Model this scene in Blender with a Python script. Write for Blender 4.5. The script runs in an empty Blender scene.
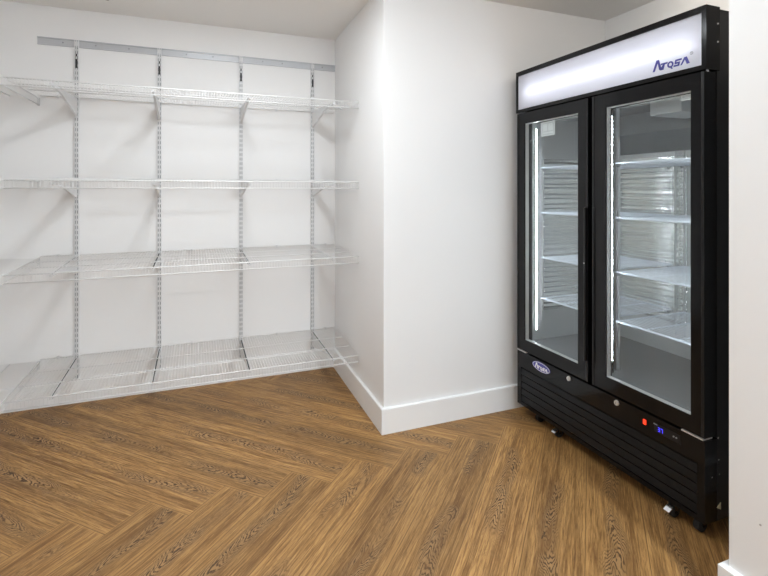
import bpy, bmesh, math, random
from mathutils import Vector
random.seed(7)
S = bpy.context.scene
COL = S.collection
PI = math.pi

# ------------------------------------------------------------------ key sizes (metres)
H = 1.35                                   # eye height
YB = 3.548                                 # back wall face
XS = 1.000                                 # side face of the wall block (end of the shelving niche)
XSF = 0.974                                # the niche side face is a little out of square
YF = 2.4690                                # front face of the wall block
CEIL = 2.493
XL = -1.47                                 # left wall face
XR = 2.59                                  # wall behind the fridge
XN, YN = 1.609, 1.033                      # corner of the near partition
YREAR = -1.8

# ------------------------------------------------------------------ materials
def mat(name, color, rough=0.5, metal=0.0, emis=None, estr=0.0, spec=0.5, bump=0.0, bscale=200.0, var=0.0, vscale=6.0):
    m = bpy.data.materials.new(name); m.use_nodes = True
    nt = m.node_tree; b = nt.nodes['Principled BSDF']
    b.inputs['Base Color'].default_value = (*color, 1)
    b.inputs['Roughness'].default_value = rough
    b.inputs['Metallic'].default_value = metal
    b.inputs['Specular IOR Level'].default_value = spec
    if emis:
        b.inputs['Emission Color'].default_value = (*emis, 1); b.inputs['Emission Strength'].default_value = estr
    tc = nt.nodes.new('ShaderNodeTexCoord')
    if var > 0:
        n = nt.nodes.new('ShaderNodeTexNoise'); n.inputs['Scale'].default_value = vscale; n.inputs['Detail'].default_value = 4
        nt.links.new(tc.outputs['Object'], n.inputs['Vector'])
        r = nt.nodes.new('ShaderNodeMixRGB'); r.blend_type = 'MIX'
        r.inputs['Color1'].default_value = (*[c * (1 - var) for c in color], 1)
        r.inputs['Color2'].default_value = (*[min(1, c * (1 + var)) for c in color], 1)
        nt.links.new(n.outputs['Fac'], r.inputs['Fac']); nt.links.new(r.outputs['Color'], b.inputs['Base Color'])
    if bump > 0:
        n = nt.nodes.new('ShaderNodeTexNoise'); n.inputs['Scale'].default_value = bscale; n.inputs['Detail'].default_value = 3
        nt.links.new(tc.outputs['Object'], n.inputs['Vector'])
        bp = nt.nodes.new('ShaderNodeBump'); bp.inputs['Strength'].default_value = bump; bp.inputs['Distance'].default_value = 0.002
        nt.links.new(n.outputs['Fac'], bp.inputs['Height']); nt.links.new(bp.outputs['Normal'], b.inputs['Normal'])
    return m

M = {}
M['wall'] = mat('wall_paint', (.80, .795, .79), .6, bump=.12, bscale=120, var=.012, vscale=2)
M['ceil'] = mat('ceiling_paint', (.80, .785, .76), .8, bump=.15, bscale=90, var=.015, vscale=2)
M['trim'] = mat('trim_paint', (.83, .83, .825), .35, bump=.05, bscale=60)
M['wire'] = mat('white_coated_wire', (.74, .74, .735), .35)
M['white_metal'] = mat('white_powder_coat', (.70, .70, .705), .4, var=.02, vscale=20)
M['rail_metal'] = mat('rail_enamel', (.50, .51, .53), .35, metal=.15, var=.03, vscale=15)
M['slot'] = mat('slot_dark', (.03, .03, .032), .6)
M['slotgrey'] = mat('channel_steel', (.36, .37, .38), .5, metal=.3)
M['black'] = mat('black_enamel', (.0055, .0055, .0062), .12, spec=.25, bump=.02, bscale=250, var=.1, vscale=8)
M['black_side'] = mat('black_side_panel', (.008, .008, .009), .42, bump=.06, bscale=300)
M['black_plastic'] = mat('black_plastic', (.011, .011, .012), .3, spec=.3, bump=.04, bscale=300)
M['louver'] = mat('louver_black', (.009, .009, .010), .36, spec=.2, bump=.04, bscale=300)
M['rubber'] = mat('rubber', (.012, .012, .012), .6)
M['chrome'] = mat('chrome', (.75, .75, .76), .18, metal=1, bump=.02)
M['alu'] = mat('spacer_aluminium', (.72, .72, .71), .38, metal=.55)
M['steel'] = mat('stainless_liner', (.70, .71, .71), .33, metal=.6, bump=.03, bscale=40, var=.04, vscale=5)
M['steelrib'] = mat('ribbed_liner', (.90, .91, .89), .17, metal=.9, bump=.04, bscale=30, var=.03, vscale=5)
M['greyliner'] = mat('grey_liner', (.22, .22, .225), .4, metal=.4, bump=.04, bscale=40, var=.06, vscale=4)
M['shelfwire'] = mat('shelf_coating', (.79, .84, .92), .35)
M['navy'] = mat('navy_print', (.045, .042, .27), .4)
M['greyprint'] = mat('grey_print', (.35, .36, .38), .5)
M['whiteprint'] = mat('white_print', (.85, .85, .88), .4)
M['paper'] = mat('sticker_paper', (.80, .81, .81), .5)
M['cream'] = mat('cream_plastic', (.55, .52, .36), .5)
M['red'] = mat('red_lamp', (.5, .02, .01), .3, emis=(1, .045, .015), estr=1.6)
M['blue'] = mat('blue_digits', (.03, .03, .4), .3, emis=(.06, .05, 1), estr=1.8)
M['led'] = mat('led_beads', (.9, .9, .9), .3, emis=(.86, .93, 1.0), estr=85.0)
M['tube'] = mat('lamp_tube', (.9, .9, .9), .3, emis=(.94, .96, 1.0), estr=13.5)
M['reflector'] = mat('lamp_housing_white', (.86, .86, .88), .6)

def glass_mat(name, tint, refl):
    m = bpy.data.materials.new(name); m.use_nodes = True
    nt = m.node_tree; nt.nodes.clear()
    out = nt.nodes.new('ShaderNodeOutputMaterial'); mix = nt.nodes.new('ShaderNodeMixShader')
    tr = nt.nodes.new('ShaderNodeBsdfTransparent'); tr.inputs['Color'].default_value = (*tint, 1)
    gl = nt.nodes.new('ShaderNodeBsdfGlossy'); gl.inputs['Roughness'].default_value = .02
    # Schlick reflectance, the same from either side of the pane
    lw = nt.nodes.new('ShaderNodeLayerWeight'); lw.inputs['Blend'].default_value = .5
    pw = nt.nodes.new('ShaderNodeMath'); pw.operation = 'POWER'; pw.inputs[1].default_value = 5.0
    fr = nt.nodes.new('ShaderNodeMath'); fr.operation = 'MULTIPLY_ADD'; fr.inputs[1].default_value = 1 - refl; fr.inputs[2].default_value = refl
    nt.links.new(lw.outputs['Facing'], pw.inputs[0]); nt.links.new(pw.outputs[0], fr.inputs[0])
    nt.links.new(fr.outputs[0], mix.inputs['Fac']); nt.links.new(tr.outputs[0], mix.inputs[1])
    nt.links.new(gl.outputs[0], mix.inputs[2]); nt.links.new(mix.outputs[0], out.inputs['Surface'])
    return m
M['glass'] = glass_mat('door_glass', (.96, .97, .97), .022)

def acrylic():
    m = bpy.data.materials.new('white_acrylic'); m.use_nodes = True
    nt = m.node_tree; nt.nodes.clear()
    out = nt.nodes.new('ShaderNodeOutputMaterial'); mix = nt.nodes.new('ShaderNodeMixShader'); mix.inputs['Fac'].default_value = .55
    d = nt.nodes.new('ShaderNodeBsdfDiffuse'); d.inputs['Color'].default_value = (.82, .82, .86, 1)
    t = nt.nodes.new('ShaderNodeBsdfTranslucent'); t.inputs['Color'].default_value = (.86, .87, .93, 1)
    g = nt.nodes.new('ShaderNodeBsdfGlossy'); g.inputs['Roughness'].default_value = .12
    mix2 = nt.nodes.new('ShaderNodeMixShader'); mix2.inputs['Fac'].default_value = .04
    nt.links.new(d.outputs[0], mix.inputs[1]); nt.links.new(t.outputs[0], mix.inputs[2])
    nt.links.new(mix.outputs[0], mix2.inputs[1]); nt.links.new(g.outputs[0], mix2.inputs[2])
    nt.links.new(mix2.outputs[0], out.inputs['Surface'])
    return m
M['acrylic'] = acrylic()

def wood():
    m = bpy.data.materials.new('herringbone_oak'); m.use_nodes = True
    nt = m.node_tree; N = nt.nodes.new; L = nt.links.new
    b = nt.nodes['Principled BSDF']
    uv = N('ShaderNodeUVMap'); uv.uv_map = 'plank'
    sep = N('ShaderNodeSeparateXYZ'); L(uv.outputs['UV'], sep.inputs[0])
    at = N('ShaderNodeAttribute'); at.attribute_name = 'plank_random'
    sr = N('ShaderNodeSeparateColor'); L(at.outputs['Color'], sr.inputs[0])
    def mth(op, a, c=None, d=None):
        n = N('ShaderNodeMath'); n.operation = op
        for i, v in enumerate((a, c, d)):
            if v is None: continue
            if isinstance(v, (int, float)): n.inputs[i].default_value = v
            else: L(v, n.inputs[i])
        return n.outputs[0]
    def noise(vec, scale, detail=4, rough=.55, dist=0):
        n = N('ShaderNodeTexNoise'); n.inputs['Scale'].default_value = scale; n.inputs['Detail'].default_value = detail
        n.inputs['Roughness'].default_value = rough; n.inputs['Distortion'].default_value = dist
        L(vec, n.inputs['Vector']); return n.outputs['Fac']
    def comb(x, y, z):
        n = N('ShaderNodeCombineXYZ')
        for i, v in enumerate((x, y, z)):
            if isinstance(v, (int, float)): n.inputs[i].default_value = v
            else: L(v, n.inputs[i])
        return n.outputs[0]
    def ramp(f, lo, hi):
        n = N('ShaderNodeMapRange'); n.inputs['From Min'].default_value = lo; n.inputs['From Max'].default_value = hi
        n.interpolation_type = 'SMOOTHSTEP'; L(f, n.inputs['Value']); return n.outputs['Result']
    def mix(f, a, c, mode='MIX'):
        n = N('ShaderNodeMixRGB'); n.blend_type = mode
        if isinstance(f, (int, float)): n.inputs['Fac'].default_value = f
        else: L(f, n.inputs['Fac'])
        for i, v in ((1, a), (2, c)):
            if isinstance(v, tuple): n.inputs[i].default_value = (*v, 1)
            else: L(v, n.inputs[i])
        return n.outputs['Color']
    s, t = sep.outputs['X'], sep.outputs['Y']
    r1, r2 = sr.outputs[0], sr.outputs[1]
    so = mth('MULTIPLY_ADD', r1, 17.0, s)                 # a different cut of the print on every plank
    # the heart of the board wanders along its length
    wob = noise(comb(so, mth('MULTIPLY', r2, 9.0), 0.0), 2.6, 2)
    cen = mth('MULTIPLY_ADD', mth('SUBTRACT', wob, .5), .13, mth('MULTIPLY_ADD', mth('SUBTRACT', r2, .5), .05, .108))
    tc = mth('SUBTRACT', t, cen)
    # long streaks
    sv = mth('MULTIPLY', r1, 40.0)
    streak = noise(comb(mth('MULTIPLY', so, 1.0), mth('MULTIPLY', t, 24.0), sv), 1.0, 5, .62, .4)
    lines = noise(comb(mth('MULTIPLY', so, 2.6), mth('MULTIPLY', t, 120.0), sv), 1.0, 4, .6, .3)
    fine = noise(comb(mth('MULTIPLY', so, 11.0), mth('MULTIPLY', t, 300.0), mth('MULTIPLY', r2, 40.0)), 1.0, 3, .65)
    pores = noise(comb(mth('MULTIPLY', so, 26.0), mth('MULTIPLY', t, 420.0), mth('MULTIPLY', r2, 11.0)), 1.0, 2, .6)
    # cathedral figure: nested arches about the heart of the board
    jag = noise(comb(mth('MULTIPLY', so, 13.0), mth('MULTIPLY', t, 50.0), 0.0), 1.0, 4, .65)
    drift = noise(comb(mth('MULTIPLY', so, 2.2), mth('MULTIPLY', t, 14.0), 5.0), 1.0, 3, .6)
    bend = mth('POWER', mth('ADD', mth('MULTIPLY', tc, tc), .00010), .5)
    fld = mth('ADD', mth('MULTIPLY_ADD', bend, 4.4, so), mth('MULTIPLY_ADD', jag, .09, mth('MULTIPLY', drift, .38)))
    arch = mth('SINE', mth('MULTIPLY', fld, 2 * PI * 30))
    arch = ramp(arch, -.3, .85)
    near = ramp(mth('ADD', mth('ABSOLUTE', tc), mth('MULTIPLY', mth('SUBTRACT', drift, .5), .06)), .052, .014)
    present = ramp(noise(comb(mth('MULTIPLY', so, 1.0), mth('MULTIPLY', r2, 31.0), 3.0), 2.0, 3), .38, .54)
    heart = mth('MULTIPLY', near, present)
    patch = ramp(noise(comb(mth('MULTIPLY', so, 5.0), mth('MULTIPLY', t, 24.0), 11.0), 1.0, 4, .65), .34, .56)
    figure = mth('MULTIPLY', heart, patch)
    knots = ramp(noise(comb(mth('MULTIPLY', so, 14.0), mth('MULTIPLY', t, 42.0), 7.0), 1.0, 3, .6), .62, .70)
    grit = noise(comb(mth('MULTIPLY', so, 8.0), mth('MULTIPLY', t, 175.0), sv), 1.0, 4, .7, .25)
    # rings running nearly parallel down the flanks
    side = mth('SINE', mth('MULTIPLY', mth('ADD', mth('ABSOLUTE', tc), mth('MULTIPLY', streak, .04)), 2 * PI * 62))
    side = ramp(side, .2, 1.0)
    base = mix(ramp(streak, .30, .66), (0.1744, 0.0834, 0.0250), (0.4156, 0.2265, 0.0760))
    base = mix(mth('MULTIPLY', side, .30), base, (0.1673, 0.0764, 0.0224))
    base = mix(mth('MULTIPLY', ramp(lines, .52, .70), .55), base, (0.1318, 0.0576, 0.0162))
    base = mix(mth('MULTIPLY', ramp(lines, .46, .30), .45), base, (0.5271, 0.3100, 0.1187))
    base = mix(mth('MULTIPLY', ramp(fine, .50, .72), .60), base, (0.1166, 0.0503, 0.0142))
    base = mix(mth('MULTIPLY', ramp(fine, .46, .26), .45), base, (0.5677, 0.3414, 0.1357))
    base = mix(mth('MULTIPLY', ramp(grit, .50, .62), .70), base, (0.1268, 0.0576, 0.0177))
    base = mix(mth('MULTIPLY', ramp(grit, .46, .34), .40), base, (0.5677, 0.3414, 0.1357))
    base = mix(mth('MULTIPLY', heart, .66), base, (0.1673, 0.0827, 0.0285))
    base = mix(mth('MULTIPLY', mth('MULTIPLY', figure, arch), .86), base, (0.0456, 0.0198, 0.0075))
    base = mix(mth('MULTIPLY', mth('MULTIPLY', figure, mth('SUBTRACT', 1.0, arch)), .40), base, (0.5069, 0.3145, 0.1424))
    base = mix(mth('MULTIPLY', mth('MULTIPLY', heart, knots), .75), base, (0.0223, 0.0108, 0.0047))
    base = mix(mth('MULTIPLY', ramp(pores, .60, .76), .5), base, (0.0862, 0.0360, 0.0102))
    # each board a little lighter or darker
    tone = mth('MULTIPLY_ADD', r1, .22, .92)
    base = mix(1.0, base, comb(tone, tone, tone), 'MULTIPLY')
    # joints: distance to the board's nearest edge
    e2 = mth('MINIMUM', t, mth('SUBTRACT', W_PL, t))
    e1 = mth('MINIMUM', s, mth('SUBTRACT', L_PL, s))
    e = mth('MINIMUM', e1, e2)
    base = mix(mth('MULTIPLY', ramp(e, .012, .005), .45), base, (0.4258, 0.2336, 0.0814))  # paler band paints the light caught on the bevelled board edges
    base = mix(mth('MULTIPLY', ramp(e, .0022, .0008), .65), base, (0.0608, 0.0270, 0.0088))
    L(base, b.inputs['Base Color'])
    rr = N('ShaderNodeMapRange'); rr.inputs['To Min'].default_value = .40; rr.inputs['To Max'].default_value = .58
    L(fine, rr.inputs['Value']); L(rr.outputs['Result'], b.inputs['Roughness'])
    b.inputs['Specular IOR Level'].default_value = .35
    bp = N('ShaderNodeBump'); bp.inputs['Strength'].default_value = .25; bp.inputs['Distance'].default_value = .0012
    L(mth('ADD', mth('MULTIPLY', fine, .6), mth('MULTIPLY', ramp(e, .0005, .003), .8)), bp.inputs['Height'])
    L(bp.outputs['Normal'], b.inputs['Normal'])
    return m

W_PL, L_PL = .2155, 1.83
M['wood'] = wood()

# ------------------------------------------------------------------ mesh helpers
class MB:
    def __init__(s): s.bm = bmesh.new()
    def box(s, a, b):
        x0, y0, z0 = (min(a[i], b[i]) for i in range(3)); x1, y1, z1 = (max(a[i], b[i]) for i in range(3))
        v = [s.bm.verts.new(p) for p in ((x0, y0, z0), (x1, y0, z0), (x1, y1, z0), (x0, y1, z0), (x0, y0, z1), (x1, y0, z1), (x1, y1, z1), (x0, y1, z1))]
        for f in ((0, 3, 2, 1), (4, 5, 6, 7), (0, 1, 5, 4), (1, 2, 6, 5), (2, 3, 7, 6), (3, 0, 4, 7)):
            s.bm.faces.new([v[i] for i in f])
        return s
    def prism(s, pts, d):
        """pts: a planar outline (3-D), extruded by vector d"""
        d = Vector(d); n = len(pts)
        a = [s.bm.verts.new(p) for p in pts]; b = [s.bm.verts.new(Vector(p) + d) for p in pts]
        s.bm.faces.new(a[::-1]); s.bm.faces.new(b)
        for i in range(n):
            s.bm.faces.new((a[i], a[(i + 1) % n], b[(i + 1) % n], b[i]))
        return s
    def tube(s, path, r, n=6, closed=False):
        P = [Vector(p) for p in path]; rings = []
        m = len(P)
        for i, p in enumerate(P):
            if closed: d = (P[(i + 1) % m] - p).normalized() + (p - P[i - 1]).normalized()
            elif i == 0: d = P[1] - p
            elif i == m - 1: d = p - P[-2]
            else: d = (P[i + 1] - p).normalized() + (p - P[i - 1]).normalized()
            d.normalize()
            up = Vector((0, 0, 1)) if abs(d.z) < .9 else Vector((1, 0, 0))
            if i and not closed and abs(d.z) >= .5 and abs(d.z) < .95: pass
            a = d.cross(up).normalized(); c = a.cross(d).normalized()
            if rings and a.dot(pa) < 0: a = -a; c = -c
            pa = a
            rings.append([s.bm.verts.new(p + a * (r * math.cos(2 * PI * k / n)) + c * (r * math.sin(2 * PI * k / n))) for k in range(n)])
        k2 = m if closed else m - 1
        for i in range(k2):
            A, B = rings[i], rings[(i + 1) % m]
            # start at the ring vertex nearest to A[0], so that bends do not twist
            o = min(range(n), key=lambda q: (B[q].co - A[0].co).length)
            fl = 1 if (B[(o + 1) % n].co - A[1].co).length <= (B[(o - 1) % n].co - A[1].co).length else -1
            for k in range(n):
                try: s.bm.faces.new((A[k], A[(k + 1) % n], B[(o + fl * (k + 1)) % n], B[(o + fl * k) % n]))
                except ValueError: pass
        if not closed:
            s.bm.faces.new(rings[0][::-1]); s.bm.faces.new(rings[-1])
        return s
    def cyl(s, a, b, r, n=16, r2=None):
        a = Vector(a); b = Vector(b); d = (b - a).normalized(); r2 = r if r2 is None else r2
        up = Vector((0, 0, 1)) if abs(d.z) < .9 else Vector((1, 0, 0))
        u = d.cross(up).normalized(); w = u.cross(d)
        A = [s.bm.verts.new(a + u * (r * math.cos(2 * PI * k / n)) + w * (r * math.sin(2 * PI * k / n))) for k in range(n)]
        B = [s.bm.verts.new(b + u * (r2 * math.cos(2 * PI * k / n)) + w * (r2 * math.sin(2 * PI * k / n))) for k in range(n)]
        s.bm.faces.new(A[::-1]); s.bm.faces.new(B)
        for k in range(n): s.bm.faces.new((A[k], A[(k + 1) % n], B[(k + 1) % n], B[k]))
        return s
    def build(s, name, m, parent=None, bevel=0.0, smooth=False, origin=None, label=None):
        me = bpy.data.meshes.new(name)
        bmesh.ops.recalc_face_normals(s.bm, faces=s.bm.faces)
        if bevel > 0:
            bmesh.ops.bevel(s.bm, geom=[e for e in s.bm.edges if len(e.link_faces) == 2 and e.calc_face_angle(0) > .6], offset=bevel, segments=2, affect='EDGES', profile=.6)
        o = bpy.data.objects.new(name, me)
        off = Vector((0, 0, 0))
        if parent is not None:
            p = parent
            while p is not None: off += p.location; p = p.parent
        elif origin is not None: off = Vector(origin)
        bmesh.ops.translate(s.bm, verts=s.bm.verts, vec=-off)
        s.bm.to_mesh(me); s.bm.free()
        if smooth:
            for f in me.polygons: f.use_smooth = True
        me.materials.append(m if not isinstance(m, str) else M[m])
        COL.objects.link(o)
        if parent is not None: o.parent = parent
        elif origin is not None: o.location = off
        if label: o['label'] = label
        return o

def tag(o, label=None, cat=None, group=None, kind=None):
    for k, v in (('label', label), ('category', cat), ('group', group), ('kind', kind)):
        if v: o[k] = v
    return o
def thing(name, loc, label, cat, group=None):
    o = bpy.data.objects.new(name, None); COL.objects.link(o); o.location = loc; o.empty_display_size = .05
    return tag(o, label, cat, group)
def copy_tree(o, parent=None):
    c = o.copy(); COL.objects.link(c)
    if parent is not None: c.parent = parent
    for ch in list(o.children): copy_tree(ch, c)
    return c
def struct(name, mb, m, label, cat, bevel=0.0):
    return tag(mb.build(name, m, bevel=bevel), label, cat, None, 'structure')

# ------------------------------------------------------------------ the room
struct('wall_back', MB().box((XL, YB, 0), (XS, YB + .1, CEIL)), 'wall', 'white back wall of the niche behind the wire shelving', 'wall')
struct('wall_center', MB().prism([(XSF, YF, 0), (XR, YF, 0), (XR, YB + .1, 0), (XS, YB + .1, 0), (XS, YB, 0)], (0, 0, CEIL)), 'wall', 'white wall block with an outer corner between the shelving niche and the fridge', 'wall', bevel=.003)
struct('wall_right', MB().box((XR, YREAR, 0), (XR + .1, YB + .1, CEIL)), 'wall', 'white wall behind the black fridge, seen above its header', 'wall')
struct('wall_near', MB().box((XN, YREAR, 0), (XR, YN, CEIL)), 'wall', 'white partition end hiding the near side of the black fridge', 'wall', bevel=.003)
struct('wall_left', MB().box((XL - .1, YREAR, 0), (XL, YB + .1, CEIL)), 'wall', 'white wall carrying the shelves that run toward the viewer', 'wall')
struct('wall_rear', MB().box((XL - .1, YREAR - .1, 0), (XR + .1, YREAR, CEIL)), 'wall', 'white wall behind the viewer', 'wall')
struct('ceiling', MB().box((XL - .1, YREAR - .1, CEIL), (XR + .1, YB + .1, CEIL + .1)), 'ceil', 'flat off-white ceiling', 'ceiling')

def skirting(path, side, h=.140, t=.018):
    """mitred baseboard along a floor path; side: offset direction sign to the left of travel"""
    mb = MB(); P = [Vector((x, y)) for x, y in path]; n = len(P); off = []
    for i in range(n):
        ds = []
        if i > 0: ds.append((P[i] - P[i - 1]).normalized())
        if i < n - 1: ds.append((P[i + 1] - P[i]).normalized())
        nr = [Vector((-d.y, d.x)) * side for d in ds]
        o = nr[0] if len(nr) == 1 else (nr[0] + nr[1]) / (1 + nr[0].dot(nr[1]))
        off.append(o)
    prof = [(0.0, 0.0), (t, 0.0), (t, h - .004), (t - .004, h), (0.0, h)]
    rings = [[mb.bm.verts.new((P[i].x + off[i].x * d, P[i].y + off[i].y * d, z)) for d, z in prof] for i in range(n)]
    for i in range(n - 1):
        for k in range(5):
            mb.bm.faces.new((rings[i][k], rings[i][(k + 1) % 5], rings[i + 1][(k + 1) % 5], rings[i + 1][k]))
    mb.bm.faces.new(rings[0]); mb.bm.faces.new(rings[-1][::-1])
    return mb
struct('baseboard_back', skirting([(XL, YB), (XS - .018, YB)], -1), 'trim', 'white baseboard along the back wall under the lowest wire shelf', 'baseboard')
struct('baseboard_center', skirting([(XS, YB), (XSF, YF), (XR, YF)], -1), 'trim', 'white baseboard wrapping the corner of the wall block beside the fridge', 'baseboard')
struct('baseboard_near', skirting([(XN, YREAR), (XN, YN), (XR, YN)], 1, h=.132, t=.021), 'trim', 'white baseboard on the near partition at the lower right', 'baseboard')

# floor: every plank of the herringbone laid out with its own print coordinates
def floor():
    bm = bmesh.new(); uvl = bm.loops.layers.uv.new('plank'); cl = bm.loops.layers.float_color.new('plank_random')
    u0, v0, w, Lp = 1.500, -1.746, W_PL, L_PL
    q = math.sqrt(.5)
    def xy(u, v): return ((u + v) * q, (u - v) * q)
    def plank(ua, ub, va, vb, along_u, flip):
        cs = [(ua, va), (ub, va), (ub, vb), (ua, vb)]
        ps = [xy(*c) for c in cs]
        if all(p[0] < XL for p in ps) or all(p[0] > XR for p in ps) or all(p[1] < YREAR for p in ps) or all(p[1] > YB for p in ps): return
        f = bm.faces.new([bm.verts.new((p[0], p[1], 0)) for p in ps])
        col = (random.random(), random.random(), random.random(), 1)
        for lp, (u, v) in zip(f.loops, cs):
            s, t = (u - ua, v - va) if along_u else (v - va, u - ua)
            if flip: s = Lp - s
            lp[uvl].uv = (s, t); lp[cl] = col
    for j in range(-4, 5):
        for k in range(-26, 27):
            uk = u0 + k * w - j * Lp; vk = v0 + k * w + j * Lp
            fl = random.random() < .5
            plank(uk - Lp, uk, vk, vk + w, True, fl)
            plank(uk - w, uk, vk - Lp, vk, False, not fl)
    for co, no in (((XL, 0, 0), (-1, 0, 0)), ((XR, 0, 0), (1, 0, 0)), ((0, YREAR, 0), (0, -1, 0)), ((0, YB, 0), (0, 1, 0))):
        bmesh.ops.bisect_plane(bm, geom=bm.verts[:] + bm.edges[:] + bm.faces[:], plane_co=co, plane_no=no, clear_outer=True)
    for f in bm.faces:
        if f.normal.z < 0: f.normal_flip()
    me = bpy.data.meshes.new('floor'); bm.to_mesh(me); bm.free(); me.materials.append(M['wood'])
    o = bpy.data.objects.new('floor', me); COL.objects.link(o)
    return tag(o, 'brown oak herringbone plank floor', 'floor', None, 'structure')
floor()

# ------------------------------------------------------------------ wire shelving
XU = [-.694, -.219, .306, .821]            # uprights
ZR = [1.931, 1.415, .936, .298]            # shelf height at the wall, top to bottom
SLOPE, DEPTH, LIP = .030, .615, .040
XE0, XE1 = -.888, .982                     # shelf ends
RAIL_T = 2.297
UPN = ['the upright farthest from the wall corner', 'the second upright from the far end', 'the third upright from the far end', 'the upright nearest the wall corner']
LVN = ['top', 'second', 'third', 'lowest']

# hanging rail
r = thing('hanging_rail', (XL + .6, YB, RAIL_T - .025), 'white metal hang rail screwed across the top of the back wall', 'rail')
rm = MB(); x0, x1 = -.904, XS - .002
rm.prism([(x0, YB, RAIL_T), (x0, YB - .011, RAIL_T), (x0, YB - .011, RAIL_T - .006), (x0, YB - .004, RAIL_T - .007), (x0, YB - .004, RAIL_T - .040),
          (x0, YB - .009, RAIL_T - .041), (x0, YB - .009, RAIL_T - .047), (x0, YB, RAIL_T - .047)], (x1 - x0, 0, 0))
rm.build('rail_strip', 'rail_metal', r)
for x in (-.77, -.59, -.40, -.05, .12, .46, .60, .90):
    MB().cyl((x, YB - .004, RAIL_T - .022), (x, YB - .0075, RAIL_T - .022), .0055, 10, .004).build('screw', 'slotgrey', r)

# uprights: slotted channels
UT, UB, UWD, UDP = RAIL_T - .002, .145, .025, .019
def make_upright(x):
    o = thing('shelf_upright', (x, YB, UB), '', 'upright', 'slotted uprights of the wire shelving')
    mb = MB(); yf = YB - UDP; hw = UWD / 2
    mb.box((x - hw, yf, UB), (x - hw + .0016, YB, UT)); mb.box((x + hw - .0016, yf, UB), (x + hw, YB, UT))
    t = .0016
    mb.box((x - hw, yf - t, UB), (x - .0088, yf, UT)); mb.box((x + .0088, yf - t, UB), (x + hw, yf, UT)); mb.box((x - .0035, yf - t, UB), (x + .0035, yf, UT))
    z = UB
    while z < UT - .02:
        ztop = min(z + .013, UT)
        for sx in (-1, 1): mb.box((x + sx * .0035, yf - t, z), (x + sx * .0088, yf, ztop))
        z += .0325
    mb.build('channel', 'white_metal', o)
    MB().box((x - hw + .002, YB - .003, UB), (x + hw - .002, YB - .001, UT - .01)).build('slot_shade_plate', 'slotgrey', o)  # grey plate added behind the slots to give them their shaded tone
    sl = MB().box((x - .0062, yf - t - .001, 2.117), (x + .0062, yf + .002, 2.174)); sl.build('mounting_slot', 'slot', o)
    MB().box((x - .004, yf - t - .001, 2.190), (x + .004, yf + .002, 2.206)).build('mounting_slot', 'slot', o)
    hk = MB(); hk.box((x - .011, yf - .004, UT - .026), (x + .011, yf - t, UT - .012)); hk.build('hook', 'white_metal', o, bevel=.001)
    return o
up0 = make_upright(XU[0]); ups = [up0]
for x in XU[1:]:
    c = copy_tree(up0); c.location.x = x; ups.append(c)
for o, l in zip(ups, ['white slotted metal upright farthest from the wall corner', 'white slotted upright second from the far end of the rail',
                      'white slotted upright third from the far end of the rail', 'white slotted upright nearest the inner wall corner']):
    o['label'] = l

# brackets
def make_bracket(x, zr):
    yf = YB - UDP - .0016
    o = thing('shelf_bracket', (x, yf, zr), '', 'bracket', 'white brackets holding the wire shelves')
    def zt(y): return zr - .0095 - SLOPE * (YB - y)
    ye = YB - DEPTH + .012
    mb = MB()
    for sx in (-1, 1):
        xa = x + sx * .0045; d = sx * .0018
        mb.prism([(xa, yf, zt(yf)), (xa, ye, zt(ye)), (xa, ye, zt(ye) - .012), (xa, yf - .40, zt(yf - .40) - .022), (xa, yf - .02, zt(yf) - .105), (xa, yf, zt(yf) - .105)], (d, 0, 0))
    mb.prism([(x - .0045, yf, zt(yf) - .009), (x - .0045, ye + .003, zt(ye) - .009), (x - .0045, ye + .003, zt(ye) - .0115), (x - .0045, yf - .40, zt(yf - .40) - .0215), (x - .0045, yf - .02, zt(yf) - .1045), (x - .0045, yf, zt(yf) - .1045)], (.009, 0, 0))
    mb.box((x - .0045, ye, zt(ye) - .012), (x + .0045, ye + .003, zt(ye)))
    mb.build('arm', 'white_metal', o)
    sm = MB().prism([(x - .0045, yf, zt(yf) - .004), (x - .0045, ye + .004, zt(ye) - .004), (x - .0045, ye + .004, zt(ye) - .009), (x - .0045, yf, zt(yf) - .009)], (.009, 0, 0))  # dark filler stands in for the shade inside the open channel
    sm.build('arm_slot_shade', 'slot', o, label='black strip for the shade in the slot along the arm top')
    return o
br0 = None
for i, zr in enumerate(ZR):
    for j, x in enumerate(XU):
        if br0 is None: o = br0 = make_bracket(x, zr)
        else:
            o = copy_tree(br0); o.location = (x, br0.location.y, zr)
        o['label'] = 'white bracket under the %s wire shelf on %s' % (LVN[i], UPN[j])

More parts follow.
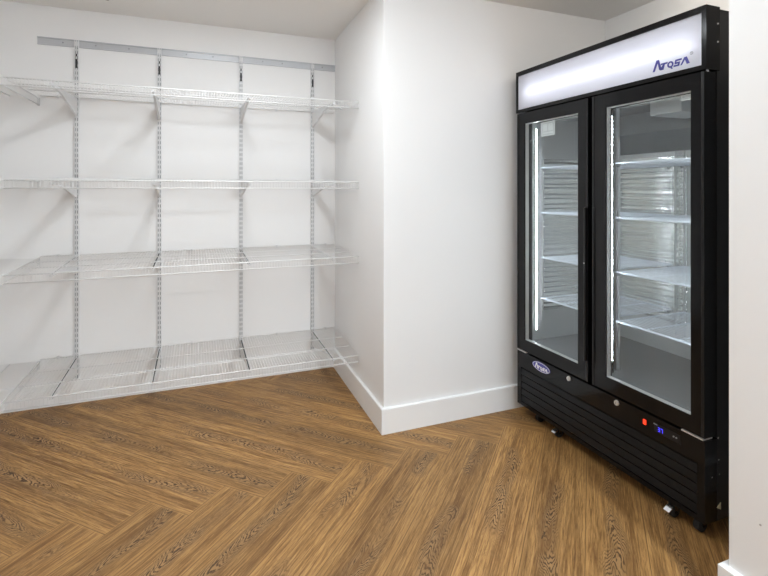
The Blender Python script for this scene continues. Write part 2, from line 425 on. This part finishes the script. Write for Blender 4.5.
# shelves on the back wall
def wave_shelf_back(zr):
    o = thing('wire_shelf', (XE0, YB, zr), '', 'shelf', 'white wire shelves on the back wall')
    def P(x, d, dz=0): return (x, YB - d, zr - SLOPE * d + dz)
    mb = MB(); n = 116
    for k in range(n):
        x = XE0 + .006 + (XE1 - XE0 - .012) * k / (n - 1)
        mb.tube([P(x, .012, .004), P(x, DEPTH - .003, .004), P(x, DEPTH + .0035, -.001), P(x, DEPTH + .0035, -LIP)], .0014, 4)
    mb.build('wire_grid', 'wire', o)
    for d, dz, rr, nm in ((.014, 0, .003, 'rear_rod'), (.235, 0, .0033, 'cross_rod'), (.425, 0, .0033, 'cross_rod'), (DEPTH, 0, .0036, 'edge_rod'), (DEPTH, -LIP, .0036, 'lip_rod')):
        rd = MB().tube([P(XE0, d, dz), P(XE1, d, dz)], rr, 8).build(nm, 'wire', o, smooth=True)
        if nm != 'rear_rod':
            for xx, dd in ((XE0, -.004), (XE1, .002)):
                MB().cyl(P(xx - dd * .2, d, dz), P(xx + dd, d, dz), rr + .0015, 8).build('end_cap', 'wire', rd)
    for x in (XU[0] - .1, XU[1] + .2, XU[2] + .25, XU[3] + .1):
        MB().box((x - .006, YB - .020, zr - .008), (x + .006, YB - .001, zr + .008)).build('wall_clip', 'white_metal', o)
    return o
s0 = wave_shelf_back(ZR[0]); bs = [s0]
for zr in ZR[1:]:
    c = copy_tree(s0); c.location.z = zr; bs.append(c)
for o, l in zip(bs, ['topmost white wire shelf on the back wall, just below the hang rail', 'white wire shelf at eye level on the back wall, second from top',
                     'white wire shelf on the back wall, third from top, seen from above', 'lowest white wire shelf on the back wall, close above the floor']):
    o['label'] = l

# shelves on the left wall, running toward the viewer
YL0, YL1 = 2.10, YB - .006
def side_shelf(zr):
    o = thing('wire_shelf', (XL, YL1, zr), '', 'shelf', 'white wire shelves on the side wall')
    dep = -.896 - XL
    def P(y, d, dz=0): return (XL + d, y, zr - SLOPE * d + dz)
    mb = MB(); n = 90
    for k in range(n):
        y = YL0 + .006 + (YL1 - YL0 - .012) * k / (n - 1)
        mb.tube([P(y, .012, .004), P(y, dep - .003, .004), P(y, dep + .0035, -.001), P(y, dep + .0035, -LIP)], .0014, 4)
    mb.build('wire_grid', 'wire', o)
    for d, dz, rr, nm in ((.004, 0, .003, 'rear_rod'), (.235, 0, .0033, 'cross_rod'), (.425, 0, .0033, 'cross_rod'), (dep, 0, .0036, 'edge_rod'), (dep, -LIP, .0036, 'lip_rod')):
        MB().tube([P(YL0, d, dz), P(YL1, d, dz)], rr, 8).build(nm, 'wire', o, smooth=True)
    # end clip that hooks the shelf to the back wall
    MB().box(P(YL1 - .004, dep - .008, -.044), P(YL1 + .005, dep + .004, .004)).build('wall_clip', 'rail_metal', o)
    return o
l0 = side_shelf(ZR[0]); ls = [l0]
for zr in ZR[1:]:
    c = copy_tree(l0); c.location.z = zr; ls.append(c)
for o, k in zip(ls, ['topmost', 'second from top', 'third from top', 'lowest']):
    o['label'] = 'white wire shelf cut by the left picture edge, meeting the back shelves, %s' % k

# small black fitting on the ceiling above the shelving
cf = thing('ceiling_fitting', (-.484, 3.26, CEIL), 'small black round fitting on the ceiling above the shelving at the top edge', 'fitting')
MB().cyl((-.484, 3.26, CEIL), (-.484, 3.26, CEIL - .006), .022, 20, .020).build('flange', 'black_plastic', cf)
MB().cyl((-.484, 3.26, CEIL - .006), (-.484, 3.26, CEIL - .014), .011, 16, .008).build('nozzle', 'slot', cf)
# nail in the near partition
MB().cyl((XN - .003, .9385, .325), (XN + .004, .9385, .325), .0028, 8).build('wall_nail', 'slotgrey', origin=(XN, .9385, .325))
tag(bpy.data.objects['wall_nail'], 'tiny grey nail head in the near white partition above its baseboard', 'nail')

# ------------------------------------------------------------------ the display fridge
XD, XBODY, XBK = 1.812, 1.882, 2.555
YR_, YL_ = 1.252, 2.394
YH0, YH1 = 1.246, 2.408                    # the header runs a little past both sides                    # near and far side
ZB, ZT, ZD0, ZH0 = .066, 2.056, .396, 1.810
IY0, IY1, IZ0, IZ1, IXB = 1.30, 2.348, .445, 1.775, 2.45
F = thing('display_fridge', (2.18, 1.823, 0), 'tall black two-door glass display fridge with a lit white header, beside the white wall block', 'fridge')

cab = MB()
cab.box((XBODY, YR_, ZB), (XBK, IY0, ZT - .006)); cab.box((XBODY, IY1, ZB), (XBK, YL_, ZT - .006))
cab.box((IXB + .03, IY0, ZB), (XBK, IY1, ZT - .006)); cab.box((XBODY, IY0, ZB), (IXB + .03, IY1, IZ0 - .004)); cab.box((XBODY, IY0, IZ1 + .004), (IXB + .03, IY1, ZT - .006))
cab.build('cabinet', 'black_side', F)
# interior liner
MB().box((XBODY + .002, IY0, IZ0 - .003), (IXB + .029, IY1, IZ0)).build('liner_base', 'greyliner', F)
MB().box((XBODY + .002, IY0, IZ1), (IXB + .029, IY1, IZ1 + .003)).build('liner_top', 'greyliner', F)
def ribbed(origin, du, length, z0, z1, nrm, pitch=.031, amp=.0095, seed=0):
    """sheet with embossed, slightly wavy horizontal ribs that end in round noses"""
    mb = MB(); nu, nz = 44, int((z1 - z0) / .0021)
    rnd = random.Random(seed); nr = int((z1 - z0) / pitch) + 2
    ph = [(rnd.uniform(0, 6.28), rnd.uniform(.0015, .0050), rnd.uniform(5, 13), rnd.uniform(-.002, .002)) for _ in range(nr)]
    grid = []
    for i in range(nu + 1):
        uu = length * i / nu; col = []
        for j in range(nz + 1):
            zz = z0 + (z1 - z0) * j / nz; h = 0.0
            k0 = int((zz - z0) / pitch)
            for k in (k0 - 1, k0, k0 + 1):
                if not 0 <= k < nr - 2: continue
                a, am, fq, dz = ph[k]
                c = z0 + (k + .5) * pitch + dz + am * math.sin(a + fq * uu)
                dd = abs(zz - c); e = max(0, .03 - min(uu, length - uu))
                d2 = math.sqrt(dd * dd + (e * .35) ** 2) / .0105
                if d2 < 1: h = max(h, amp * (1 - d2 * d2) ** 1.0)
            p = Vector(origin) + Vector(du) * uu + Vector(nrm) * h; col.append(mb.bm.verts.new((p.x, p.y, zz)))
        grid.append(col)
    for i in range(nu):
        for j in range(nz): mb.bm.faces.new((grid[i][j], grid[i + 1][j], grid[i + 1][j + 1], grid[i][j + 1]))
    rim = [grid[i][0] for i in range(nu + 1)] + grid[nu][1:] + [grid[i][nz] for i in range(nu - 1, -1, -1)] + grid[0][nz - 1:0:-1]
    bk = [mb.bm.verts.new(v.co - Vector(nrm) * .001) for v in rim]
    for i in range(len(rim)): mb.bm.faces.new((rim[i], bk[i], bk[(i + 1) % len(bk)], rim[(i + 1) % len(rim)]))
    mb.bm.faces.new(bk)
    return mb
RZ0, RZ1 = .62, 1.535
bkp = MB(); bkp.box((IXB, IY0, IZ0), (IXB + .028, IY1, IZ1)); bkp.build('rear_panel', 'steel', F)
ribbed((IXB - .0012, 2.225, 0), (0, -1, 0), .437, RZ0, RZ1, (-1, 0, 0), seed=3).build('ribbed_sheet', 'steelrib', F, smooth=True)
ribbed((IXB - .0012, 1.768, 0), (0, -1, 0), .437, RZ0, RZ1, (-1, 0, 0), seed=5).build('ribbed_sheet', 'steelrib', F, smooth=True)
for yy, sgn, sd in ((IY1, -1, 8), (IY0, 1, 9)):
    MB().box((XBODY + .004, yy, IZ0), (IXB, yy + sgn * .0015, IZ1)).build('side_liner', 'steel', F)
    ribbed((1.965, yy + sgn * .0022, 0), (1, 0, 0), .40, RZ0, RZ1, (0, sgn, 0), amp=.005, seed=sd).build('ribbed_sheet', 'steelrib', F, smooth=True)
# evaporator housing at the top rear, with a fan box
MB().prism([(2.30, IY0 + .01, IZ1 - .002), (2.30, IY0 + .01, 1.66), (2.42, IY0 + .01, 1.56), (IXB - .001, IY0 + .01, 1.56), (IXB - .001, IY0 + .01, IZ1 - .002)], (0, IY1 - IY0 - .02, 0)).build('evaporator_cover', 'greyliner', F)
MB().box((2.02, 1.50, IZ1 - .075), (2.26, 1.66, IZ1 - .002)).build('fan_box', 'steel', F, bevel=.004)
for ya, yb in ((IY0 + .015, 1.775), (1.865, IY1 - .015)):
    MB().box((1.90, ya, 1.742), (1.945, yb, IZ1 - .001)).build('top_trim', 'steelrib', F, bevel=.003)
# centre post with light strips
post = MB().box((XBODY, 1.785, IZ0), (XBODY + .045, 1.855, IZ1)); post.build('center_post', 'black', F)
def led(x, y, dy, z0, z1):
    st = MB().box((x - .0045, y, z0), (x + .0045, y + dy * .008, z1)).build('light_strip', 'alu', F)
    b = MB(); z = z0 + .012
    while z < z1 - .012:
        b.box((x - .0017, y + dy * .008, z), (x + .0017, y + dy * .0108, z + .008)); z += .0195
    b.build('led_beads', 'led', st)
led(1.908, IY1 - .002, -1, .50, 1.725)
led(XBODY + .024, 1.785, -1, .50, 1.725)
led(XBODY + .024, 1.855, 1, .50, 1.725)
led(1.908, IY0 + .002, 1, .50, 1.725)
# shelf standards
for x, y, dy in ((1.955, IY1 - .002, -1), (2.40, IY1 - .002, -1), (1.955, IY0 + .002, 1), (2.40, IY0 + .002, 1), (1.972, 1.80, -1), (1.972, 1.84, 1)):
    mb = MB().box((x - .007, y, .56), (x + .007, y + dy * .006, 1.60))
    z = .58
    while z < 1.58:
        mb.box((x - .003, y + dy * .006, z), (x + .003, y + dy * .0075, z + .012)); z += .025
    mb.build('shelf_standard', 'steel', F)
for x, y, dy in ((2.435, 1.79, -1), (2.435, 1.845, 1)):
    MB().box((x - .007, y, .56), (x + .007, y - dy * .004, 1.60)).build('shelf_standard', 'steel', F)
# rear filler so the inner standards have something to stand on
MB().box((1.962, 1.802, IZ0), (1.984, 1.838, IZ1)).build('standard_post', 'steel', F)

# header with lamp
hd = MB(); hx0, hx1 = 1.813, 1.890
pz0, pz1, py0, py1 = 1.8285, 2.0310, 1.265, 2.393
hd.box((hx0, YH0, ZH0), (hx1, py0, ZT)); hd.box((hx0, py1, ZH0), (hx1, YH1, ZT))
hd.box((hx0, py0, ZH0), (hx1, py1, pz0)); hd.box((hx0, py0, pz1), (hx1, py1, ZT))
hdo = hd.build('header_frame', 'black', F)
MB().box((hx0 + .006, py0 - .004, pz0 - .004), (hx0 + .009, py1 + .004, pz1 + .004)).build('light_panel', 'acrylic', hdo)
MB().box((hx1 - .004, py0, pz0), (hx1, py1, pz1)).build('reflector', 'reflector', hdo)
MB().cyl((hx0 + .055, py0 + .03, 1.925), (hx0 + .055, py1 - .05, 1.925), .011, 14).build('lamp_tube', 'tube', hdo, smooth=True)
# screws on the near end of the header
for z in (1.990, 1.920): MB().cyl((1.878, YH0, z), (1.878, YH0 - .002, z), .004, 10, .003).build('screw', 'chrome', hdo)

# lettering: outlines in millimetres, u to the reader's right, v up
def letters():
    A1 = [[(0, 0), (10, 0), (24, 33), (31, 3), (43, 3), (30, 46), (18, 46)]]
    T = [[(37, 21), (39, 28), (70, 28), (68, 21)], [(48, 21), (57, 21), (51, 0), (35, 0), (37, 7), (43, 7)]]
    Q = []
    n = 18
    for k in range(n):
        a, b = 2 * PI * k / n, 2 * PI * (k + 1) / n
        Q.append([(82 + 14 * math.cos(a), 14 + 13.5 * math.sin(a)), (82 + 14 * math.cos(b), 14 + 13.5 * math.sin(b)),
                  (82 + 7.0 * math.cos(b), 14 + 7.0 * math.sin(b)), (82 + 7.0 * math.cos(a), 14 + 7.0 * math.sin(a))])
    Q.append([(80, 5), (87, 5), (93, -5), (85, -5)])
    S_ = [[(102, 21), (104, 28), (132, 28), (130, 21)], [(102, 21), (109, 21), (107, 12), (100, 12)], [(100, 10), (102, 17), (125, 17), (123, 10)],
          [(116, 11), (123, 11), (121, 0), (114, 0)], [(95, 0), (97, 7), (121, 7), (119, 0)]]
    A2 = [[(125, 0), (132, 0), (145, 19), (152, 0), (165, 0), (153, 29), (142, 29)]]
    return A1 + T + Q + S_ + A2
def lettering(mb, polys, x, yc, zc, sc, t, sy=1.0):
    for p in polys:
        # build as a fan of convex pieces through triangulation
        bm = mb.bm; pts = [(x, yc - u * sc, zc + v * sc * sy) for u, v in p]
        a = [bm.verts.new(q) for q in pts]; b = [bm.verts.new((q[0] - t, q[1], q[2])) for q in pts]
        f1 = bm.faces.new(a); f2 = bm.faces.new(b[::-1])
        for i in range(len(a)):
            bm.faces.new((a[i], b[i], b[(i + 1) % len(a)], a[(i + 1) % len(a)]))
    bmesh.ops.triangulate(mb.bm, faces=[f for f in mb.bm.faces if len(f.verts) > 4])
lg = MB(); lettering(lg, letters(), hx0 + .006, 1.4805, 1.8495, .001, .0008)
lg.build('logo', 'navy', hdo, label='dark blue brand lettering on the header')
rg = MB()
for k in range(12):
    a, b = 2 * PI * k / 12, 2 * PI * (k + 1) / 12
    c = (1.3085, 1.8870)
    rg.prism([(hx0 + .006, c[0] + r_ * math.cos(q), c[1] + r_ * math.sin(q)) for r_, q in ((.0068, a), (.0068, b), (.0045, b), (.0045, a))], (-.0008, 0, 0))
rg.box((hx0 + .006, 1.3075, 1.8845), (hx0 + .0052, 1.3095, 1.8895)); rg.box((hx0 + .006, 1.3060, 1.8875), (hx0 + .0052, 1.3095, 1.8895))
rg.build('registered_mark', 'greyprint', hdo)

# doors
def door(y0, y1, g0, g1, name='door'):
    """y0 near edge, y1 far edge; g0..g1 the glass opening"""
    gz0, gz1 = .462, 1.739; zb, zt = ZD0, 1.803
    mb = MB(); xf, xb = XD, XBODY - .008
    mb.box((xf, y0, zb), (xb, g0, zt)); mb.box((xf, g1, zb), (xb, y1, zt)); mb.box((xf, g0, zb), (xb, g1, gz0)); mb.box((xf, g0, gz1), (xb, g1, zt))
    xm = xf + .030; q = .022                       # rebate behind the glass unit
    mb.bm.clear()
    for (x0, x1, a0, a1, c0, c1) in ((xf, xm, g0, g1, gz0, gz1), (xm, xb, g0 - q, g1 + q, gz0 - q, gz1 + q)):
        mb.box((x0, y0, zb), (x1, a0, zt)); mb.box((x0, a1, zb), (x1, y1, zt)); mb.box((x0, a0, zb), (x1, a1, c0)); mb.box((x0, a0, c1), (x1, a1, zt))
    d = mb.build(name, 'black', F)
    # raised border along the door's outer edge
    bd = MB(); e = .012
    bd.box((xf - .0025, y0 + .001, zb + .001), (xf, y0 + e, zt - .001)); bd.box((xf - .0025, y1 - e, zb + .001), (xf, y1 - .001, zt - .001))
    bd.build('edge_strip', 'black_plastic', d)
    sp = MB(); a, b = xf + .006, xf + .028
    sp.box((a, g0 - .001, gz0), (b, g0 + .0025, gz1)); sp.box((a, g1 - .0025, gz0), (b, g1 + .001, gz1))
    sp.box((a, g0, gz0 - .001), (b, g1, gz0 + .0025)); sp.box((a, g0, gz1 - .0025), (b, g1, gz1 + .001))
    # face of the spacer frame
    sp.build('spacer_frame', 'alu', d)
    MB().box((xf + .003, g0, gz0), (xf + .006, g1, gz1)).build('glass_pane', 'glass', d)
    MB().box((xf + .030, g0, gz0), (xf + .033, g1, gz1)).build('glass_pane', 'glass', d)
    gk = MB(); x2 = xb
    gk.box((x2, y0 + .006, zb + .01), (x2 + .008, y0 + .022, zt - .01)); gk.box((x2, y1 - .022, zb + .01), (x2 + .008, y1 - .006, zt - .01)); gk.box((x2, y0 + .022, zb + .01), (x2 + .008, y1 - .022, zb + .026)); gk.box((x2, y0 + .022, zt - .026), (x2 + .008, y1 - .022, zt - .01))
    gk.build('gasket', 'rubber', d)
    return d
dl = door(1.834, YL_ - .001, 1.9025, 2.325)
dr = door(YR_, 1.8075, 1.307, 1.725)
# handles: upright grips in the gap between the doors
hl = MB().box((XD - .018, 1.8365, .50), (XD + .002, 1.8475, 1.262)); hl.build('handle', 'black_plastic', dl, bevel=.003)
hr = MB().box((XD - .006, 1.792, .50), (XD + .002, 1.804, 1.262)); hr.build('handle', 'black_plastic', dr, bevel=.002)
MB().cyl((XD - .018, 1.842, .985), (XD - .0195, 1.842, .985), .0035, 10).build('screw', 'chrome', dl)
# stickers behind the glass
st = MB().box((XD + .0335, 2.108, 1.652), (XD + .0345, 2.222, 1.732)).build('sticker', 'paper', dl, label='square white sticker inside the glass')
pr = MB()
for a, b, c, e in ((2.118, 2.120, 1.660, 1.724), (2.210, 2.212, 1.660, 1.724), (2.118, 2.212, 1.660, 1.662), (2.118, 2.212, 1.722, 1.724), (2.118, 2.212, 1.676, 1.678), (2.164, 2.166, 1.676, 1.724)):
    pr.box((XD + .0330, a, c), (XD + .0334, b, e))
MB().box((XD + .0330, 1.322, 1.7105), (XD + .0343, 1.372, 1.7325)).build('sticker', 'paper', dr, label='small white sticker in the upper glass corner')
pr.build('sticker_frame', 'greyprint', dl)
sl_ = MB()
for z in (1.716, 1.722, 1.727): sl_.box((XD + .0325, 1.330, z), (XD + .0329, 1.365, z + .002))
sl_.build('sticker_print', 'greyprint', dr)
# hinge plates under and over the doors
for y0, y1, z, lbl in ((1.256, 1.345, .3905, 1), (2.312, 2.390, .3905, 1)):
    MB().box((XD - .003, y0, z - .003), (XD + .05, y1, z + .002)).build('hinge_plate', 'alu', F)
for y in (1.262, 2.384):
    MB().cyl((XD + .03, y, .382), (XD + .03, y, .398), .006, 10).build('hinge_pin', 'chrome', F)
MB().cyl((XD + .03, 1.262, 1.801), (XD + .03, 1.262, 1.812), .006, 10).build('hinge_pin', 'chrome', F)
MB().cyl((XBODY + .003, YR_, .388), (XBODY + .003, YR_ - .003, .388), .004, 10).build('screw', 'chrome', F)

# grille panel
gx = XD + .001
gp = MB()
gp.box((gx, YR_, ZB), (XBODY, YR_ + .03, .385)); gp.box((gx, YL_ - .035, ZB), (XBODY, YL_, .385))
gp.box((gx, YR_ + .03, .290), (XBODY, YL_ - .035, .385)); gp.box((gx, YR_ + .03, ZB), (XBODY, YL_ - .035, .086))
gp.box((gx + .045, YR_ + .03, .086), (XBODY, YL_ - .035, .290))
gpo = gp.build('grille_panel', 'black', F)
for k in range(5):
    z1 = .283 - k * .0395
    MB().prism([(gx + .022, YR_ + .03, z1 + .002), (gx + .0045, YR_ + .03, z1 - .001), (gx + .001, YR_ + .03, z1 - .031), (gx + .003, YR_ + .03, z1 - .035), (gx + .026, YR_ + .03, z1 - .010)], (0, YL_ - .035 - YR_ - .03, 0)).build('louver', 'louver', gpo)
# oval badge
def oval(mb, x, yc, zc, a, b, t, n=40):
    mb.prism([(x, yc + a * math.cos(2 * PI * k / n), zc + b * math.sin(2 * PI * k / n)) for k in range(n)], (-t, 0, 0)); return mb
bc = (2.180, .350)
bz = oval(MB(), gx, *bc, .074, .0265, .002).build('badge', 'navy', gpo, label='dark blue oval brand badge')
rng = MB(); n = 40
for k in range(n):
    a, b = 2 * PI * k / n, 2 * PI * (k + 1) / n
    rng.prism([(gx - .002, bc[0] + p * math.cos(q), bc[1] + r_ * math.sin(q)) for p, r_, q in ((.070, .0240, a), (.070, .0240, b), (.0668, .0215, b), (.0668, .0215, a))], (-.0006, 0, 0))
lettering(rng, letters(), gx - .002, bc[0] + .0525, bc[1] - .0145, .00065, .0008, 1.0)
rng.build('badge_lettering', 'whiteprint', gpo)
# locks
for y in (1.965, 1.661):
    MB().cyl((gx, y, .366), (gx - .007, y, .366), .0125, 20, .011).build('lock', 'alu', gpo)
    MB().box((gx - .0075, y - .0014, .360), (gx - .0068, y + .0014, .372)).build('keyhole', 'slot', gpo)
# switch, display, buttons
MB().box((gx - .004, 1.507, .334), (gx, 1.520, .354)).build('power_switch', 'red', gpo, label='lit red rocker switch')
MB().box((gx - .002, 1.350, .326), (gx, 1.468, .362)).build('control_panel', 'black_plastic', gpo)
def digit(mb, segs, y, z, h=.017, w=.009, t=.0022):
    q = {'a': ((0, h - t), (w, h)), 'd': ((0, 0), (w, t)), 'g': ((0, h / 2 - t / 2), (w, h / 2 + t / 2)), 'b': ((w - t, h / 2), (w, h)), 'c': ((w - t, 0), (w, h / 2)), 'f': ((0, h / 2), (t, h)), 'e': ((0, 0), (t, h / 2))}
    for s_ in segs:
        (u0, v0), (u1, v1) = q[s_]
        mb.box((gx - .002, y - u0, z + v0), (gx - .0028, y - u1, z + v1))
dg = MB(); digit(dg, 'abgcd', 1.449, .334); digit(dg, 'abc', 1.436, .334); dg.build('display_digits', 'blue', gpo, label='glowing blue temperature digits')
for y in (1.378, 1.366): MB().cyl((gx - .002, y, .346), (gx - .004, y, .346), .0035, 10).build('button', 'slotgrey', gpo)
MB().box((gx - .0024, 1.452, .357), (gx - .0019, 1.470, .360)).build('control_print', 'greyprint', gpo)
# side screws, corner tab
for x, z in ((1.890, .302), (1.893, .245), (1.852, .242)): MB().cyl((x, YR_, z), (x, YR_ - .002, z), .003, 10).build('screw', 'chrome', F)
MB().prism([(1.880, YR_ - .002, .118), (1.902, YR_ - .002, .106), (1.902, YR_ - .002, .134)], (0, .002, 0)).build('corner_tab', 'cream', F)

# casters
def caster(x, y, brake):
    c = MB()
    c.box((x - .022, y - .022, ZB - .004), (x + .022, y + .022, ZB + .001))
    for sy in (-1, 1): c.prism([(x - .014, y + sy * .014, ZB - .004), (x + .014, y + sy * .014, ZB - .004), (x + .008, y + sy * .014, .018), (x - .004, y + sy * .014, .018)], (0, sy * .0025, 0))
    co = c.build('caster', 'chrome' if brake else 'black_plastic', F)
    MB().cyl((x, y - .012, .0245), (x, y + .012, .0245), .0245, 24).build('wheel', 'rubber', co)
    MB().cyl((x, y - .0165, .0245), (x, y + .0165, .0245), .006, 12).build('axle', 'chrome', co)
    if brake:
        MB().prism([(x - .018, y - .013, .044), (x - .040, y - .013, .030), (x - .040, y - .013, .026), (x - .016, y - .013, .038)], (0, .026, 0)).build('brake_lever', 'chrome', co)
caster(1.872, 2.262, False); caster(1.850, 2.085, True); caster(1.842, 1.405, True); caster(1.862, 1.305, False)

# ------------------------------------------------------------------ fridge shelves (lift-out, so things of their own)
def fridge_shelf(y0, y1, z):
    xa, xb = 1.945, 2.425
    o = thing('fridge_shelf', (xa, (y0 + y1) / 2, z), '', 'shelf', 'coated wire shelves inside the fridge')
    fr = MB().tube([(xa, y0, z), (xa, y1, z), (xb, y1, z), (xb, y0, z)], .0035, 8, closed=True); fr.build('frame', 'shelfwire', o)
    MB().tube([(xa - .002, y0, z + .002), (xa - .002, y1, z + .002)], .0048, 8).build('front_rod', 'shelfwire', o, smooth=True)
    g = MB(); n = 20
    for k in range(n):
        x = xa + .010 + (xb - xa - .016) * k / (n - 1); g.tube([(x, y0, z + .004), (x, y1, z + .004)], .0020, 5)
    g.build('wire_grid', 'shelfwire', o)
    for f_ in (.33, .67):
        yy = y0 + (y1 - y0) * f_; MB().tube([(xa, yy, z), (xb, yy, z)], .003, 6).build('support_rod', 'shelfwire', o)
    MB().tube([(xb, y0 + .04, z), (xb, y0 + .04, z + .022), (xb, y1 - .07, z + .022), (xb, y1 - .07, z)], .0028, 6).build('rear_stop', 'shelfwire', o)
    for yy, dy in ((y0, .008), (y1, -.008)):
        for xx in (xa + .012, xb - .02):
            MB().prism([(xx - .012, yy, z - .004), (xx + .012, yy, z - .004), (xx + .004, yy, z - .018), (xx - .004, yy, z - .018)], (0, dy, 0)).build('clip', 'slotgrey', o)
    return o
FZ = [1.478, 1.208, .939, .695]
fs0 = None
for nm, y0, y1 in (('beside the wall block', 1.855, 2.336), ('beside the near partition', 1.312, 1.788)):
    for k, z in enumerate(FZ):
        if fs0 is None: o = fs0 = fridge_shelf(y0, y1, z); first = y0
        elif k == 0: o = fs0b = fridge_shelf(y0, y1, z)
        else:
            o = copy_tree(fs0 if y0 > 1.8 else fs0b); o.location.z = z
        o['label'] = '%s wire shelf in the fridge behind the glass door %s' % (['topmost', 'second', 'third', 'lowest'][k], nm)

# ------------------------------------------------------------------ unseen lamps of the room, some added for balance
def dome(name, loc, radius, energy, color=(1, 1, 1)):
    l = bpy.data.lights.new(name, 'POINT'); l.shadow_soft_size = radius; l.energy = energy; l.color = color
    o = bpy.data.objects.new(name, l); COL.objects.link(o); o.location = loc; return o
def downlight(name, loc, size, energy, color=(1, 1, 1)):
    l = bpy.data.lights.new(name, 'AREA'); l.shape = 'DISK'; l.size = size; l.energy = energy; l.color = color
    o = bpy.data.objects.new(name, l); COL.objects.link(o); o.location = loc; return o
dome('unseen_lamp', (.88, 1.18, 2.33), .12, 11, (.84, .93, 1))  # unseen lamp added to lift the ceiling and walls near the fridge
dome('unseen_lamp', (2.20, 1.70, 2.42), .05, 3.0, (1, .92, .82))
downlight('unseen_downlight', (1.35, -1.20, 2.48), .24, 97, (.82, .92, 1))  # unseen lamp added behind the viewer as fill for the walls
downlight('unseen_downlight', (.16, 2.16, 2.48), .34, 23, (.90, .955, 1))
w = bpy.data.worlds.new('world'); S.world = w; w.use_nodes = True
w.node_tree.nodes['Background'].inputs['Color'].default_value = (.8, .85, .9, 1); w.node_tree.nodes['Background'].inputs['Strength'].default_value = .1

# ------------------------------------------------------------------ camera
cd = bpy.data.cameras.new('camera'); cam = bpy.data.objects.new('camera', cd); COL.objects.link(cam)
cd.sensor_width = 36; cd.lens = 479.13 / 768 * 36; cd.shift_y = -(288 - 189.47) / 768
cd.clip_start = .02
cam.location = (0, 0, H); cam.rotation_euler = (PI / 2, 0, -.3765)
S.camera = cam
S.cycles.max_bounces = 14; S.cycles.diffuse_bounces = 7; S.cycles.transparent_max_bounces = 16
vs = S.view_settings; vs.view_transform = 'Standard'; vs.look = 'None'; vs.exposure = 0; vs.gamma = 1; vs.use_curve_mapping = False
